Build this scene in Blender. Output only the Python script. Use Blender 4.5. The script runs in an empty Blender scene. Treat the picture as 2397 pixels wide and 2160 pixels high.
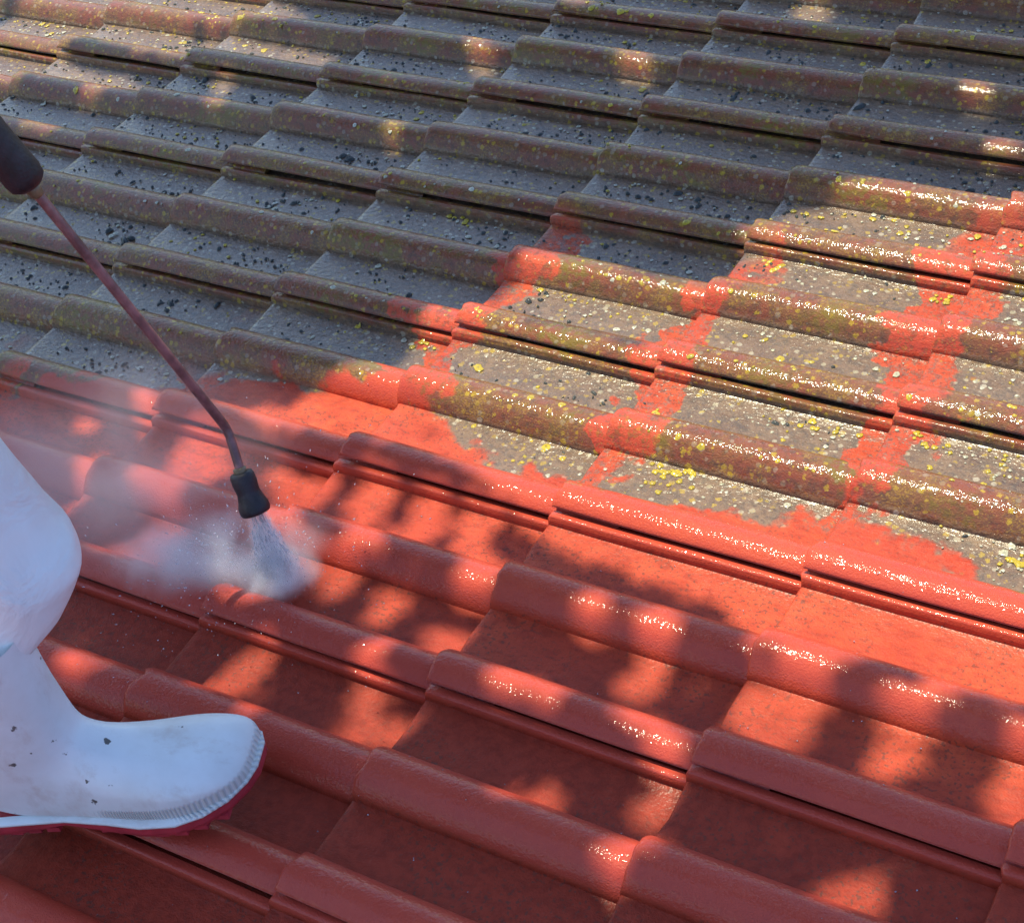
import bpy, bmesh, math, random
import numpy as np
from mathutils import Matrix, Vector, noise as mnoise
random.seed(7); rng = np.random.default_rng(7)
S = bpy.context.scene
COL = S.collection

# ------------------------------------------------------------------ camera, light, exposure
PITCH = math.radians(16.0)
ROOF_H = 4.2
M = Matrix.Translation((0, 0, ROOF_H)) @ Matrix.Rotation(-PITCH, 4, 'Y')   # roof frame: X up the slope, Y along the courses, Z normal
M3 = np.array(M.to_3x3())
FPX, CX, CY = 3980.97, 1198.5, 1080.0
CAM = np.array([0.94832, -1.24556, 1.38879])
AR = np.array([0.85546, 0.48481, -0.18206])
AD = np.array([0.19601, -0.62853, -0.75268])
AF = np.array([-0.47933, 0.60821, -0.63271])
def raydir(x, y): return AR*(x-CX)/FPX + AD*(y-CY)/FPX + AF
def on_roof(x, y, z=0.0):
    d = raydir(x, y); return CAM + d*((z-CAM[2])/d[2])
def at_depth(x, y, k): return CAM + raydir(x, y)*k
def to_px(p):
    q = np.asarray(p, float) - CAM
    k = q @ AF
    return np.stack([q @ AR/k*FPX+CX, q @ AD/k*FPX+CY], -1), k

cam_d = bpy.data.cameras.new('camera'); cam = bpy.data.objects.new('camera', cam_d); COL.objects.link(cam)
cam_d.sensor_fit = 'HORIZONTAL'; cam_d.sensor_width = 36.0; cam_d.lens = FPX/2397*36.0
cam_d.clip_start = 0.02; cam_d.clip_end = 2000
cm = Matrix.Identity(4)
for i in range(3):
    cm[i][0] = AR[i]; cm[i][1] = -AD[i]; cm[i][2] = -AF[i]; cm[i][3] = CAM[i]
cam.matrix_world = M @ cm
S.camera = cam

SUN_R = np.array([-0.18, 0.19, 0.965]); SUN_R /= np.linalg.norm(SUN_R)     # towards the sun, roof frame
SUN_W = M3 @ SUN_R
EL = math.asin(SUN_W[2]); AZ = math.atan2(SUN_W[0], SUN_W[1])
w = bpy.data.worlds.new('World'); S.world = w; w.use_nodes = True
wt = w.node_tree; wt.nodes.clear()
wo = wt.nodes.new('ShaderNodeOutputWorld'); wb = wt.nodes.new('ShaderNodeBackground'); ws = wt.nodes.new('ShaderNodeTexSky')
ws.sky_type = 'NISHITA'; ws.sun_disc = False; ws.sun_elevation = EL; ws.sun_rotation = AZ
ws.dust_density = 0.4; ws.ozone_density = 3.0; ws.air_density = 1.0
wb.inputs['Strength'].default_value = 0.15
wt.links.new(ws.outputs[0], wb.inputs[0]); wt.links.new(wb.outputs[0], wo.inputs[0])
sd = bpy.data.lights.new('sun', 'SUN'); so = bpy.data.objects.new('sun', sd); COL.objects.link(so)
sd.energy = 3.3; sd.angle = math.radians(0.55); sd.color = (1.0, 0.93, 0.68)
so.rotation_euler = Vector(SUN_W).to_track_quat('Z', 'Y').to_euler(); so.location = Vector(SUN_W)*30
S.view_settings.view_transform = 'Standard'; S.view_settings.look = 'None'
S.view_settings.exposure = 1.0; S.view_settings.gamma = 1.0; S.view_settings.use_curve_mapping = False
S.render.engine = 'CYCLES'; S.cycles.volume_step_rate = 2.0; S.cycles.volume_max_steps = 96; S.cycles.volume_bounces = 4; S.cycles.max_bounces = 6; S.cycles.diffuse_bounces = 2; S.cycles.glossy_bounces = 2; S.cycles.transmission_bounces = 4

# ------------------------------------------------------------------ helpers
def link(o, parent=None):
    COL.objects.link(o)
    if parent is not None: o.parent = parent
    return o
def mesh_obj(name, verts, faces, mat, parent=None, smooth=True, mw=None, attrs=None):
    me = bpy.data.meshes.new(name)
    me.from_pydata([tuple(map(float, v)) for v in verts], [], [tuple(map(int, f)) for f in faces])
    if smooth: me.polygons.foreach_set('use_smooth', [True]*len(me.polygons))
    if attrs:
        for k, v in attrs.items():
            a = me.attributes.new(k, 'FLOAT', 'POINT'); a.data.foreach_set('value', np.asarray(v, np.float32))
    me.materials.append(mat); me.update()
    o = link(bpy.data.objects.new(name, me), parent)
    if mw is not None: o.matrix_world = mw
    return o
def tag(o, label=None, cat=None, group=None, kind=None):
    for k, v in (('label', label), ('category', cat), ('group', group), ('kind', kind)):
        if v: o[k] = v
    return o
def empty(name, loc=(0, 0, 0), mw=None):
    o = link(bpy.data.objects.new(name, None)); o.empty_display_size = 0.1
    o.matrix_world = mw if mw is not None else Matrix.Translation(loc)
    return o

class NT:
    def __init__(s, name):
        s.m = bpy.data.materials.new(name); s.m.use_nodes = True; s.t = s.m.node_tree; s.t.nodes.clear()
        s.out = s.t.nodes.new('ShaderNodeOutputMaterial')
    def n(s, typ, ins=None, **props):
        nd = s.t.nodes.new('ShaderNode'+typ)
        for k, v in props.items(): setattr(nd, k, v)
        for k, v in (ins or {}).items(): s.set(nd.inputs[k], v)
        return nd
    def set(s, sock, v):
        if isinstance(v, bpy.types.NodeSocket): s.t.links.new(v, sock)
        else:
            if sock.type == 'RGBA' and hasattr(v, '__len__') and len(v) == 3: v = (*v, 1)
            sock.default_value = v
    def math(s, op, a, b=0.0, c=0.0, clamp=False):
        return s.n('Math', {0: a, 1: b, 2: c}, operation=op, use_clamp=clamp).outputs[0]
    def mul(s, a, b): return s.math('MULTIPLY', a, b)
    def add(s, a, b): return s.math('ADD', a, b)
    def sub(s, a, b): return s.math('SUBTRACT', a, b)
    def smooth(s, v, lo, hi, a=0.0, b=1.0):
        return s.n('MapRange', {0: v, 1: lo, 2: hi, 3: a, 4: b}, interpolation_type='SMOOTHSTEP').outputs[0]
    def noise(s, vec, scale, detail=3.0, rough=0.55, dist=0.0):
        return s.n('TexNoise', {'Vector': vec, 'Scale': scale, 'Detail': detail, 'Roughness': rough, 'Distortion': dist}).outputs[0]
    def vor(s, vec, scale, feature='F1', rand=1.0):
        return s.n('TexVoronoi', {'Vector': vec, 'Scale': scale, 'Randomness': rand}, feature=feature)
    def mix(s, f, a, b, mode='MIX'):
        nd = s.n('Mix', data_type='RGBA', blend_type=mode, clamp_factor=True)
        s.set(nd.inputs[0], f); s.set(nd.inputs[6], a); s.set(nd.inputs[7], b); return nd.outputs[2]
    def scale(s, v, sc):
        return s.n('VectorMath', {0: v, 1: sc}, operation='MULTIPLY').outputs[0]
    def vadd(s, v, sc):
        return s.n('VectorMath', {0: v, 1: sc}, operation='ADD').outputs[0]
    def sep(s, v): return s.n('SeparateXYZ', {0: v}).outputs
    def bump(s, h, dist, strength=1.0, normal=None):
        d = {'Height': h, 'Distance': dist, 'Strength': strength}
        if normal is not None: d['Normal'] = normal
        return s.n('Bump', d).outputs[0]
    def bsdf(s, **k):
        nd = s.n('BsdfPrincipled')
        for a, v in k.items(): s.set(nd.inputs[a.replace('_', ' ')], v)
        s.t.links.new(nd.outputs[0], s.out.inputs[0]); return nd

def simple(name, col, rough=0.5, spec=0.5, nscale=0, namt=0.15, bscale=0, bdist=0.001, coat=0.0):
    t = NT(name); co = t.n('TexCoord').outputs['Object']
    c = col
    if nscale:
        nz = t.noise(co, nscale, 5.0)
        c = t.mix(t.smooth(nz, .3, .7), tuple(x*(1-namt) for x in col), tuple(min(1, x*(1+namt)) for x in col))
    k = dict(Base_Color=c, Roughness=rough, Specular_IOR_Level=spec, Coat_Weight=coat, Coat_Roughness=0.1)
    if bscale: k['Normal'] = t.bump(t.noise(co, bscale, 4.0), bdist)
    t.bsdf(**k); return t.m

# ------------------------------------------------------------------ the roof: frame data
GAUGE, TLEN, TW, LIFT = 0.32616, 0.412, 0.30, 0.0165
KT = LIFT/GAUGE
RW, RH = 0.073, 0.0315
def roll(t): return RH*np.clip(1-np.abs(t)**2.3, 0, 1)**0.72
def prof(y):
    """height of the tile face across one tile, y in 0..0.3 (0 = foot of the lapped roll)"""
    y = np.mod(y, TW); r = np.mod(y, 0.15)
    z = np.where(r < RW, roll((r-RW/2)/(RW/2)), 0.0)
    strip = np.where(y < 0.0015, y/0.0015*0.0145, np.where(y < 0.0110, 0.0153, z))
    return np.where((y < 0.0110), strip, z)
def surf(X, Y):
    xl = np.mod(X, GAUGE); return -KT*xl + prof(Y)

# boundary between washed and lichen-covered tile, traced on the slope (photo pixels -> roof)
bpx = [(-500, 905), (0, 925), (330, 905), (560, 910), (760, 905), (930, 900), (1010, 960), (1180, 1060), (1330, 1175), (1480, 1200), (1700, 1195), (1900, 1210), (2080, 1270), (2300, 1370), (2700, 1520)]
bxy = np.array([on_roof(x, y)[:2] for x, y in bpx]); bxy = bxy[np.argsort(bxy[:, 0])]
def y_bound(X): return np.interp(X, bxy[:, 0], bxy[:, 1])

# ------------------------------------------------------------------ materials of the roof
roof = link(bpy.data.objects.new('roof', bpy.data.meshes.new('roof')))
roof.matrix_world = M

def tile_material():
    t = NT('concrete_roof_tile')
    lc = t.n('TexCoord').outputs['Object']
    rc = t.n('TexCoord', object=roof).outputs['Object']
    lx, ly, lz = t.sep(lc)[:3]
    X, Y, Z = t.sep(rc)[:3]
    rnd = t.n('ObjectInfo').outputs['Random']
    n1 = t.noise(rc, 5.0, 3.0, .6); n2 = t.noise(rc, 22.0, 3.0, .6); n3 = t.noise(rc, 95.0, 3.0, .6); n4 = t.noise(rc, 330.0, 2.0, .6)
    rollm = t.smooth(lz, 0.0015, 0.012); panm = t.sub(1.0, rollm)
    # washed / lichen boundary
    fc = t.n('FloatCurve'); cv = fc.mapping.curves[0]
    x0, x1, y0, y1 = bxy[0, 0], bxy[-1, 0], bxy[:, 1].min()-.05, bxy[:, 1].max()+.05
    pts = [((a-x0)/(x1-x0), (b-y0)/(y1-y0)) for a, b in bxy]
    while len(cv.points) < len(pts): cv.points.new(.5, .5)
    for p, (a, b) in zip(cv.points, pts): p.location = (a, b); p.handle_type = 'VECTOR'
    fc.mapping.update()
    t.set(fc.inputs[1], t.n('MapRange', {0: X, 1: x0, 2: x1}).outputs[0])
    yb = t.n('MapRange', {0: fc.outputs[0], 3: y0, 4: y1}).outputs[0]
    d = t.sub(Y, yb)
    dn = t.add(d, t.add(t.mul(t.sub(n1, .5), .20), t.mul(t.sub(n2, .5), .10)))
    dirty0 = t.smooth(dn, -0.004, 0.012)
    # the wash has also bitten along the laps close to the front
    lapw = t.add(0.044, t.add(t.mul(t.sub(n1, .5), .26), t.mul(t.sub(n2, .5), .12)))
    lapn = t.sub(lx, t.mul(t.sub(n3, .5), .03))
    low = t.smooth(lapn, t.sub(lapw, .008), t.add(lapw, .004), 1.0, 0.0)
    hiw = t.sub(GAUGE-0.040, t.add(t.mul(t.sub(n1, .5), .34), t.mul(t.sub(n2, .5), .12)))
    high = t.smooth(lapn, t.sub(hiw, .004), t.add(hiw, .006))
    reach = t.add(t.n('MapRange', {0: X, 1: -.75, 2: .05, 3: .06, 4: .54}).outputs[0], t.mul(t.sub(t.noise(rc, 4.3, 2.0), .5), .8))
    near = t.smooth(d, t.sub(reach, .05), t.add(reach, .05), 1.0, 0.0)
    dirty = t.mul(dirty0, t.sub(1.0, t.mul(t.math('MAXIMUM', low, high), near)))
    dirty = t.math('MAXIMUM', dirty, t.mul(dirty0, t.smooth(t.add(t.mul(n3, .6), t.mul(n4, .4)), .47, .60, .04, .62)))
    # clean red concrete
    red = t.mix(t.smooth(n1, .3, .72), (.52, .064, .026), (.62, .094, .034))
    red = t.mix(t.smooth(n3, .35, .75, 0, .45), red, (.42, .042, .026))
    red = t.mix(t.smooth(rnd, 0, 1, 0.0, .35), red, (.45, .050, .032))
    stain = t.smooth(t.noise(t.scale(rc, (40, 75, 75)), 1.0, 4.0, .75), .40, .72, 0, .55)
    red = t.mix(t.mul(stain, panm), red, (.18, .022, .014))
    red = t.mix(t.mul(rollm, t.smooth(d, -.40, .0, .75, .25)), red, t.mix(n2, (.37, .040, .030), (.46, .058, .036)))
    soak = t.mul(t.smooth(t.add(d, t.mul(t.sub(n1, .5), .3)), -.42, -.12, .85, 0.0), panm)
    red = t.mix(soak, red, t.mix(t.smooth(n3, .35, .65), (.20, .022, .012), (.29, .034, .017)))
    # lichen-covered concrete
    pan = t.mix(t.smooth(n2, .32, .68), (.150, .084, .048), (.215, .132, .078))
    pan = t.mix(t.smooth(n3, .42, .66, 0, .6), pan, (.085, .066, .050))
    pan = t.mix(t.smooth(n4, .52, .70, 0, .5), pan, (.28, .19, .125))
    rol = t.mix(t.smooth(n2, .34, .66), (.215, .056, .027), (.185, .084, .034))
    rol = t.mix(t.smooth(n3, .45, .66, 0, .6), rol, (.080, .045, .026))
    rol = t.mix(t.smooth(t.add(n4, t.mul(t.sub(n2, .5), .6)), .56, .70, 0, .65), rol, (.34, .19, .030))
    rol = t.mix(t.mul(t.smooth(t.noise(rc, 7.5, 3.0, .6), .50, .64), t.smooth(n3, .38, .60)), rol, (.175, .110, .018))
    dcol = t.mix(rollm, pan, rol)
    def spots(scale, lo, hi, seed, dis):
        v = t.vor(t.vadd(rc, (seed, seed*.7, 0)), scale)
        vc = t.sep(v.outputs['Color'])
        r = t.mul(t.smooth(vc[0], lo, 1.0), hi)
        dd = t.add(v.outputs['Distance'], t.mul(t.sub(n4, .5), dis))
        return t.smooth(t.sub(r, dd), 0.0, .10), vc
    s1, c1 = spots(90, .40, .42, 3.1, .35)
    dcol = t.mix(t.mul(s1, t.smooth(rollm, 0, 1, .6, .25)), dcol, t.mix(c1[1], (.40, .34, .20), (.52, .46, .36)))
    s2, c2 = spots(105, .45, .46, 9.7, .95)
    dcol = t.mix(t.mul(s2, .55), dcol, t.mix(c2[1], (.36, .22, .02), (.55, .38, .02)))
    col = t.mix(dirty, red, dcol)
    # grit caught in the bottom of the pans
    grit = t.mul(t.mul(t.smooth(t.noise(rc, 210.0, 1.0), .56, .68), panm), t.smooth(n1, .38, .60))
    col = t.mix(t.mul(grit, .6), col, (.075, .040, .030))
    # relief: one height field for the body, one for the water film
    coarse = t.mul(t.noise(t.scale(rc, (85, 150, 100)), 1.0, 3.0, .6, .4), t.mul(t.smooth(d, -.02, .05, .25, 1.0), t.smooth(lz, .0015, .012, 1.0, .3)))
    fine = t.noise(rc, 430.0, 2.0, .6)
    h = t.add(t.mul(coarse, .0050), t.mul(fine, .0010))
    nrm = t.bump(h, 1.0)
    film = t.add(t.mul(t.noise(rc, 230.0, 1.0, .5), t.smooth(lz, .0015, .012, .00045, .00105)), t.mul(coarse, t.smooth(lz, .0015, .012, .0011, .0001)))
    wetn = t.bump(film, 1.0)
    rough = t.smooth(n2, .3, .7, .38, .55)
    coat = t.mix(dirty, t.mix(rollm, (.14, 0, 0), (.55, 0, 0)), t.mix(rollm, (1, 0, 0), (.60, 0, 0)))
    t.bsdf(Base_Color=col, Roughness=rough, Specular_IOR_Level=.14, Normal=nrm,
           Coat_Weight=t.sep(coat)[0], Coat_Roughness=t.smooth(rollm, 0, 1, .24, .08), Coat_IOR=t.smooth(dirty, 0, 1, 1.36, 1.46), Coat_Normal=wetn)
    return t.m
MT = tile_material()

# ------------------------------------------------------------------ roof deck, battens
deck_mat = simple('roofing_felt', (.05, .045, .04), .9, .2, 8, .3, 60, .002)
wood_mat = simple('batten_timber', (.22, .14, .08), .8, .2, 12, .3)
RX0, RX1, RY0, RY1 = -14*GAUGE, 8*GAUGE, -3.6, 6.0
def box(verts, faces, a, b):
    i = len(verts)
    verts += [(x, y, z) for x in (a[0], b[0]) for y in (a[1], b[1]) for z in (a[2], b[2])]
    faces += [tuple(i+k for k in f) for f in ((0, 1, 3, 2), (4, 6, 7, 5), (0, 4, 5, 1), (2, 3, 7, 6), (0, 2, 6, 4), (1, 5, 7, 3))]
v, f = [], []
box(v, f, (RX0+.06, RY0+.05, -.11), (RX1+.05, RY1-.05, -.062))
roof.data.from_pydata(v, [], f); roof.data.materials.append(deck_mat)
tag(roof, kind='structure')
v, f = [], []
for k in range(-14, 8): box(v, f, (k*GAUGE+.36, RY0+.05, -.0615), (k*GAUGE+.40, RY1-.05, -.045))
tag(mesh_obj('battens', v, f, wood_mat, roof, smooth=False), kind='stuff')

# ------------------------------------------------------------------ the tile
def tile_mesh(name, seed, nx=26, coarse=False):
    r = np.random.default_rng(seed)
    na = 5 if coarse else 15
    ys, zs, th = [], [], []
    def put(y, z, h): ys.append(y); zs.append(z); th.append(h)
    put(.0132, .0198, .0010); put(.0120, .0214, .0024); put(.0130, .0234, .0034)
    for t_ in np.linspace(-.56, 1, na):
        y = RW/2*(1+t_); put(y, float(roll(t_)), .0042+.0078*min(1, (t_+.56)/.6))
    put(RW+.004, -.0004, .012); put(RW+.030, -.0012, .012); put(.146, -.0006, .012)
    for t_ in np.concatenate([[-1, -.985, -.955], np.linspace(-.90, 1, na)]):
        put(.15+RW/2*(1+t_), float(roll(t_)), .012)
    put(.15+RW+.004, -.0004, .012); put(.15+RW+.030, -.0012, .012); put(.296, -.0005, .012)
    put(.3000, .0006, .012); put(.3014, .0120, .012); put(.3026, .0133, .012); put(.3046, .0141, .012); put(.3080, .0137, .012)
    put(.3140, .0125, .011); put(.3170, .0040, .010); put(.3400, .0030, .010)
    ys = np.array(ys); zs = np.array(zs); th = np.array(th); n = len(ys)
    xs = np.concatenate([[0, .0012, .0035, .008], np.linspace(.02, TLEN, nx-4)])
    drop = np.array([.0030, .0011, .0003, 0] + [0]*(nx-4))
    top, bot = [], []
    ph = r.uniform(0, 6, 6)
    chip = np.zeros(n)
    for c in range(4):
        c0 = r.uniform(0, .3); chip += r.uniform(.001, .0045)*np.exp(-((ys-c0)/r.uniform(.004, .012))**2)
    for i, x in enumerate(xs):
        wob = .0006*np.sin(ys*40+ph[0]+x*9)+.0005*np.sin(x*21+ph[1]+ys*13)
        edge = .0008*np.sin(ys*150+ph[2])+.0006*np.sin(ys*333+ph[3])+chip if x < .03 else 0*ys
        fall = max(0, 1-x/.03)
        top.append(np.stack([x+edge*fall, ys, zs-drop[i]+wob], 1))
        bot.append(np.stack([x+edge*fall+(.0006 if i == 0 else 0), ys, zs-th+wob+(.0005 if i == 0 else 0)], 1))
    V = np.concatenate([np.concatenate(top), np.concatenate(bot)])
    F = []; nb = n*len(xs)
    for i in range(len(xs)-1):
        for j in range(n-1):
            a = i*n+j
            F.append((a, a+n, a+n+1, a+1)); F.append((nb+a, nb+a+1, nb+a+n+1, nb+a+n))
        F.append((i*n, nb+i*n, nb+(i+1)*n, (i+1)*n))
        F.append((i*n+n-1, (i+1)*n+n-1, nb+(i+1)*n+n-1, nb+i*n+n-1))
    for j in range(n-1):
        F.append((j, j+1, nb+j+1, nb+j))
        a = (len(xs)-1)*n+j; F.append((a, nb+a, nb+a+1, a+1))
    return V, F
def make_me(V, F):
    me = bpy.data.meshes.new('roof_tile'); me.from_pydata(V.tolist(), [], F)
    me.polygons.foreach_set('use_smooth', [True]*len(F)); me.materials.append(MT); me.update()
    me.set_sharp_from_angle(angle=math.radians(48)) if hasattr(me, 'set_sharp_from_angle') else None
    return me
variants = [make_me(*tile_mesh('t', s)) for s in range(8)]
CJ0, CJ1, CI0, CI1 = -8, 4, -6, 8
outer_v, outer_f = [], []
Vc, Fc = tile_mesh('c', 99, nx=6, coarse=True); Fc = np.array(Fc)
tilt = Matrix.Rotation(math.atan(KT), 4, 'Y')
ov = 0
for j in range(-14, 8):
    for i in range(-12, 20):
        jx, jy, yaw, dz = rng.normal(0, .0020), rng.normal(0, .0011), rng.normal(0, .0028), rng.uniform(-.0007, .0007)
        mat = Matrix.Translation((j*GAUGE+jx, i*TW+jy, dz)) @ Matrix.Rotation(yaw, 4, 'Z') @ tilt
        if CJ0 <= j <= CJ1 and CI0 <= i <= CI1:
            o = bpy.data.objects.new('roof_tile', random.choice(variants)); link(o, roof); o.matrix_local = mat
        else:
            A = np.array(mat); outer_v.append(Vc @ A[:3, :3].T + A[:3, 3]); outer_f.append(Fc+ov); ov += len(Vc)
outer = mesh_obj('outlying_roof_tiles', np.concatenate(outer_v), np.concatenate(outer_f), MT, roof)
tag(outer, kind='stuff')

# ------------------------------------------------------------------ lichen and moss on the tiles
def patches(name, pts, rad, mat, nseg=7, hgt=.0010, ragged=.35, elong=1.0, dome=False):
    """small crusts lying on the tile face; pts Nx2 roof XY"""
    n = len(pts); ang = np.linspace(0, 2*np.pi, nseg, endpoint=False)
    rr = rad[:, None]*(1+ragged*rng.uniform(-1, 1, (n, nseg)))
    el = 1+(elong-1)*rng.uniform(0, 1, n)[:, None]; rot = rng.uniform(0, np.pi, n)[:, None]
    lx = rr*np.cos(ang)*el; ly = rr*np.sin(ang)
    ex = lx*np.cos(rot)-ly*np.sin(rot); ey = lx*np.sin(rot)+ly*np.cos(rot)
    ring1 = np.stack([pts[:, :1]+ex, pts[:, 1:]+ey], -1)
    ring2 = np.stack([pts[:, :1]+ex*.55, pts[:, 1:]+ey*.55], -1)
    def lift(p, h): return np.concatenate([p, (surf(p[..., 0], p[..., 1])+h)[..., None]], -1)
    # no crust bridges a lap or the foot of a lapped roll
    xl = np.mod(pts[:, 0], GAUGE); yl = np.mod(pts[:, 1], TW)
    ok = (xl > rad*1.5+.003) & (xl < GAUGE-rad*1.5-.003) & (np.abs(yl-.006) > rad*1.4+.008)
    zr = surf(ring1[..., 0], ring1[..., 1]); ok &= (zr.max(1)-zr.min(1) < rad*1.5)
    ring1, ring2, pts, rad = ring1[ok], ring2[ok], pts[ok], rad[ok]; n = len(pts)
    if dome: hh = np.minimum(rad*.75, .006)[:, None]; v1 = lift(ring1, -.0010); v2 = lift(ring2, hh*.75); vc = lift(pts, hh[:, 0])
    else: v1 = lift(ring1, .0001); v2 = lift(ring2, hgt); vc = lift(pts, hgt*.55)
    V = np.concatenate([v1, v2, vc[:, None, :]], 1).reshape(-1, 3); k = 2*nseg+1
    base = (np.arange(n)*k)[:, None]; a = np.arange(nseg); b = (a+1) % nseg
    Q = np.stack([base+a, base+b, base+nseg+b, base+nseg+a], -1).reshape(-1, 4)
    T = np.stack([base+nseg+a, base+nseg+b, base+2*nseg+0*a], -1).reshape(-1, 3)
    tone = np.repeat(rng.uniform(0, 1, n), k)
    edge = np.tile(np.r_[np.ones(nseg), np.full(nseg, .75), [0]], n)
    o = mesh_obj(name, V, Q.tolist()+T.tolist(), mat, roof, attrs={'tone': tone, 'edge': edge})
    return tag(o, kind='stuff')
def crust_mat(name, c_in, c_out0, c_out1, rough=.55):
    t = NT(name); tone = t.n('Attribute', attribute_name='tone').outputs['Fac']; ed = t.n('Attribute', attribute_name='edge').outputs['Fac']
    co = t.n('TexCoord').outputs['Object']
    c = t.mix(t.smooth(ed, .1, .6), c_in, t.mix(tone, c_out0, c_out1))
    c = t.mix(t.smooth(t.noise(co, 420, 3), .4, .7, 0, .5), c, c_in)
    t.bsdf(Base_Color=c, Roughness=rough, Specular_IOR_Level=.4, Normal=t.bump(t.noise(co, 600, 3), .0012), Coat_Weight=.5, Coat_Roughness=.2)
    return t.m
m_yel = crust_mat('yellow_lichen', (.26, .19, .012), (.42, .31, .012), (.58, .42, .016))
m_pal = crust_mat('pale_lichen', (.26, .25, .17), (.42, .40, .27), (.55, .52, .42))
m_mos = crust_mat('dark_moss', (.026, .030, .030), (.032, .038, .036), (.060, .062, .052), .7)
def field(n, x0=-3.0, x1=1.35, y0=-1.0, y1=3.0, margin=.0):
    p = np.stack([rng.uniform(x0, x1, n), rng.uniform(y0, y1, n)], 1)
    return p[p[:, 1] > y_bound(p[:, 0])+margin]
def nz(p, s, o=0.0): return np.array([mnoise.noise((a*s+o, b*s-o, o)) for a, b in p])
def lap_keep(p, near=.5):
    d = p[:, 1]-y_bound(p[:, 0]); xl = np.mod(p[:, 0], GAUGE)
    lap = (xl < .055) | (xl > GAUGE-.05)
    return ~(lap & (d < near) & (rng.uniform(0, 1, len(p)) < .88))
p = field(34000, margin=.02); p = p[lap_keep(p)]; p = p[nz(p, 6, 2.) + .25*rng.normal(0, 1, len(p)) > np.where((p[:, 0] > -.1) & (p[:, 1] < .7), -.22, .06)]
p = p[(np.mod(p[:, 1], .15) > RW-.006) | (rng.uniform(0, 1, len(p)) < .3)]
patches('pale_lichen', p, rng.lognormal(math.log(.0021), .42, len(p)).clip(.0010, .0052), m_pal)
p = field(30000, margin=.0); p = p[lap_keep(p)]; yl = np.mod(p[:, 1], .15)
wgt = nz(p, 5, 7.)+.30*rng.normal(0, 1, len(p)) + np.where((yl > .12) | (yl < .03), .12, -.12)
p = p[wgt > np.where((p[:, 0] > -.15) & (p[:, 1] < .75), .27, np.where((p[:, 0] < -1.1) & (p[:, 1] > .75), .20, .46))]
patches('yellow_lichen', p, rng.lognormal(math.log(.0029), .42, len(p)).clip(.0014, .0075), m_yel, nseg=8, hgt=.0014)
# the bright clusters the photo shows
cl = []
for x, y, n, sp in [(1560, 1090, 16, 30), (1610, 1080, 10, 20), (1530, 1070, 8, 22), (1800, 590, 14, 18), (980, 770, 12, 14), (2195, 655, 10, 16), (1085, 490, 8, 16), (2150, 1000, 7, 12), (1520, 960, 7, 14), (1200, 960, 10, 30), (1140, 760, 6, 14), (500, 45, 16, 25), (620, 55, 16, 30), (430, 115, 14, 25), (1400, 35, 8, 16), (2380, 1290, 6, 16), (1420, 270, 8, 20)]:
    q = np.stack([rng.normal(x, sp, n), rng.normal(y, sp*.8, n)], 1); cl += [on_roof(a, b, .01)[:2] for a, b in q]
patches('yellow_lichen_cluster', np.array(cl), rng.uniform(.0016, .0055, len(cl)), m_yel, nseg=9, hgt=.0016)
p = field(85000, margin=.03); p = p[lap_keep(p)]; yl = np.mod(p[:, 1], .15)
p = p[(yl > RW-.004) & (yl < .149)]
sunny = (p[:, 0] > .05) & (p[:, 1] < .62)
p = p[(nz(p, 9, 4.)+.3*rng.normal(0, 1, len(p)) > .16) & ~(sunny & (rng.uniform(0, 1, len(p)) < .95))]
patches('moss_crumbs', p, rng.lognormal(math.log(.0020), .42, len(p)).clip(.0010, .0065), m_mos, nseg=6, elong=2.0, dome=True)

# ------------------------------------------------------------------ ground and walls under the roof
t = NT('lawn'); co = t.n('TexCoord').outputs['Object']
t.bsdf(Base_Color=t.mix(t.noise(co, 3, 6), (.035, .06, .018), (.07, .10, .03)), Roughness=.9)
tag(mesh_obj('ground', [(-400, -400, 0), (400, -400, 0), (400, 400, 0), (-400, 400, 0)], [(0, 1, 2, 3)], t.m), kind='structure')
wall_mat = simple('rendered_wall', (.62, .58, .50), .85, .2, 5, .08, 80, .002)
house = empty('house', (0, 0, 0))
tag(house, 'cream rendered house walls under the tiled roof', 'house')
def roof_z(x): return ROOF_H-.22+math.tan(PITCH)*x
v, f = [], []
xa, xb, ya, yb_ = -4.0, 2.4, -3.2, 5.6
v = [(xa, ya, 0), (xb, ya, 0), (xb, yb_, 0), (xa, yb_, 0), (xa, ya, roof_z(xa)), (xb, ya, roof_z(xb)), (xb, yb_, roof_z(xb)), (xa, yb_, roof_z(xa))]
f = [(0, 1, 5, 4), (1, 2, 6, 5), (2, 3, 7, 6), (3, 0, 4, 7)]
mesh_obj('wall', v, f, wall_mat, house, smooth=False)

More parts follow.
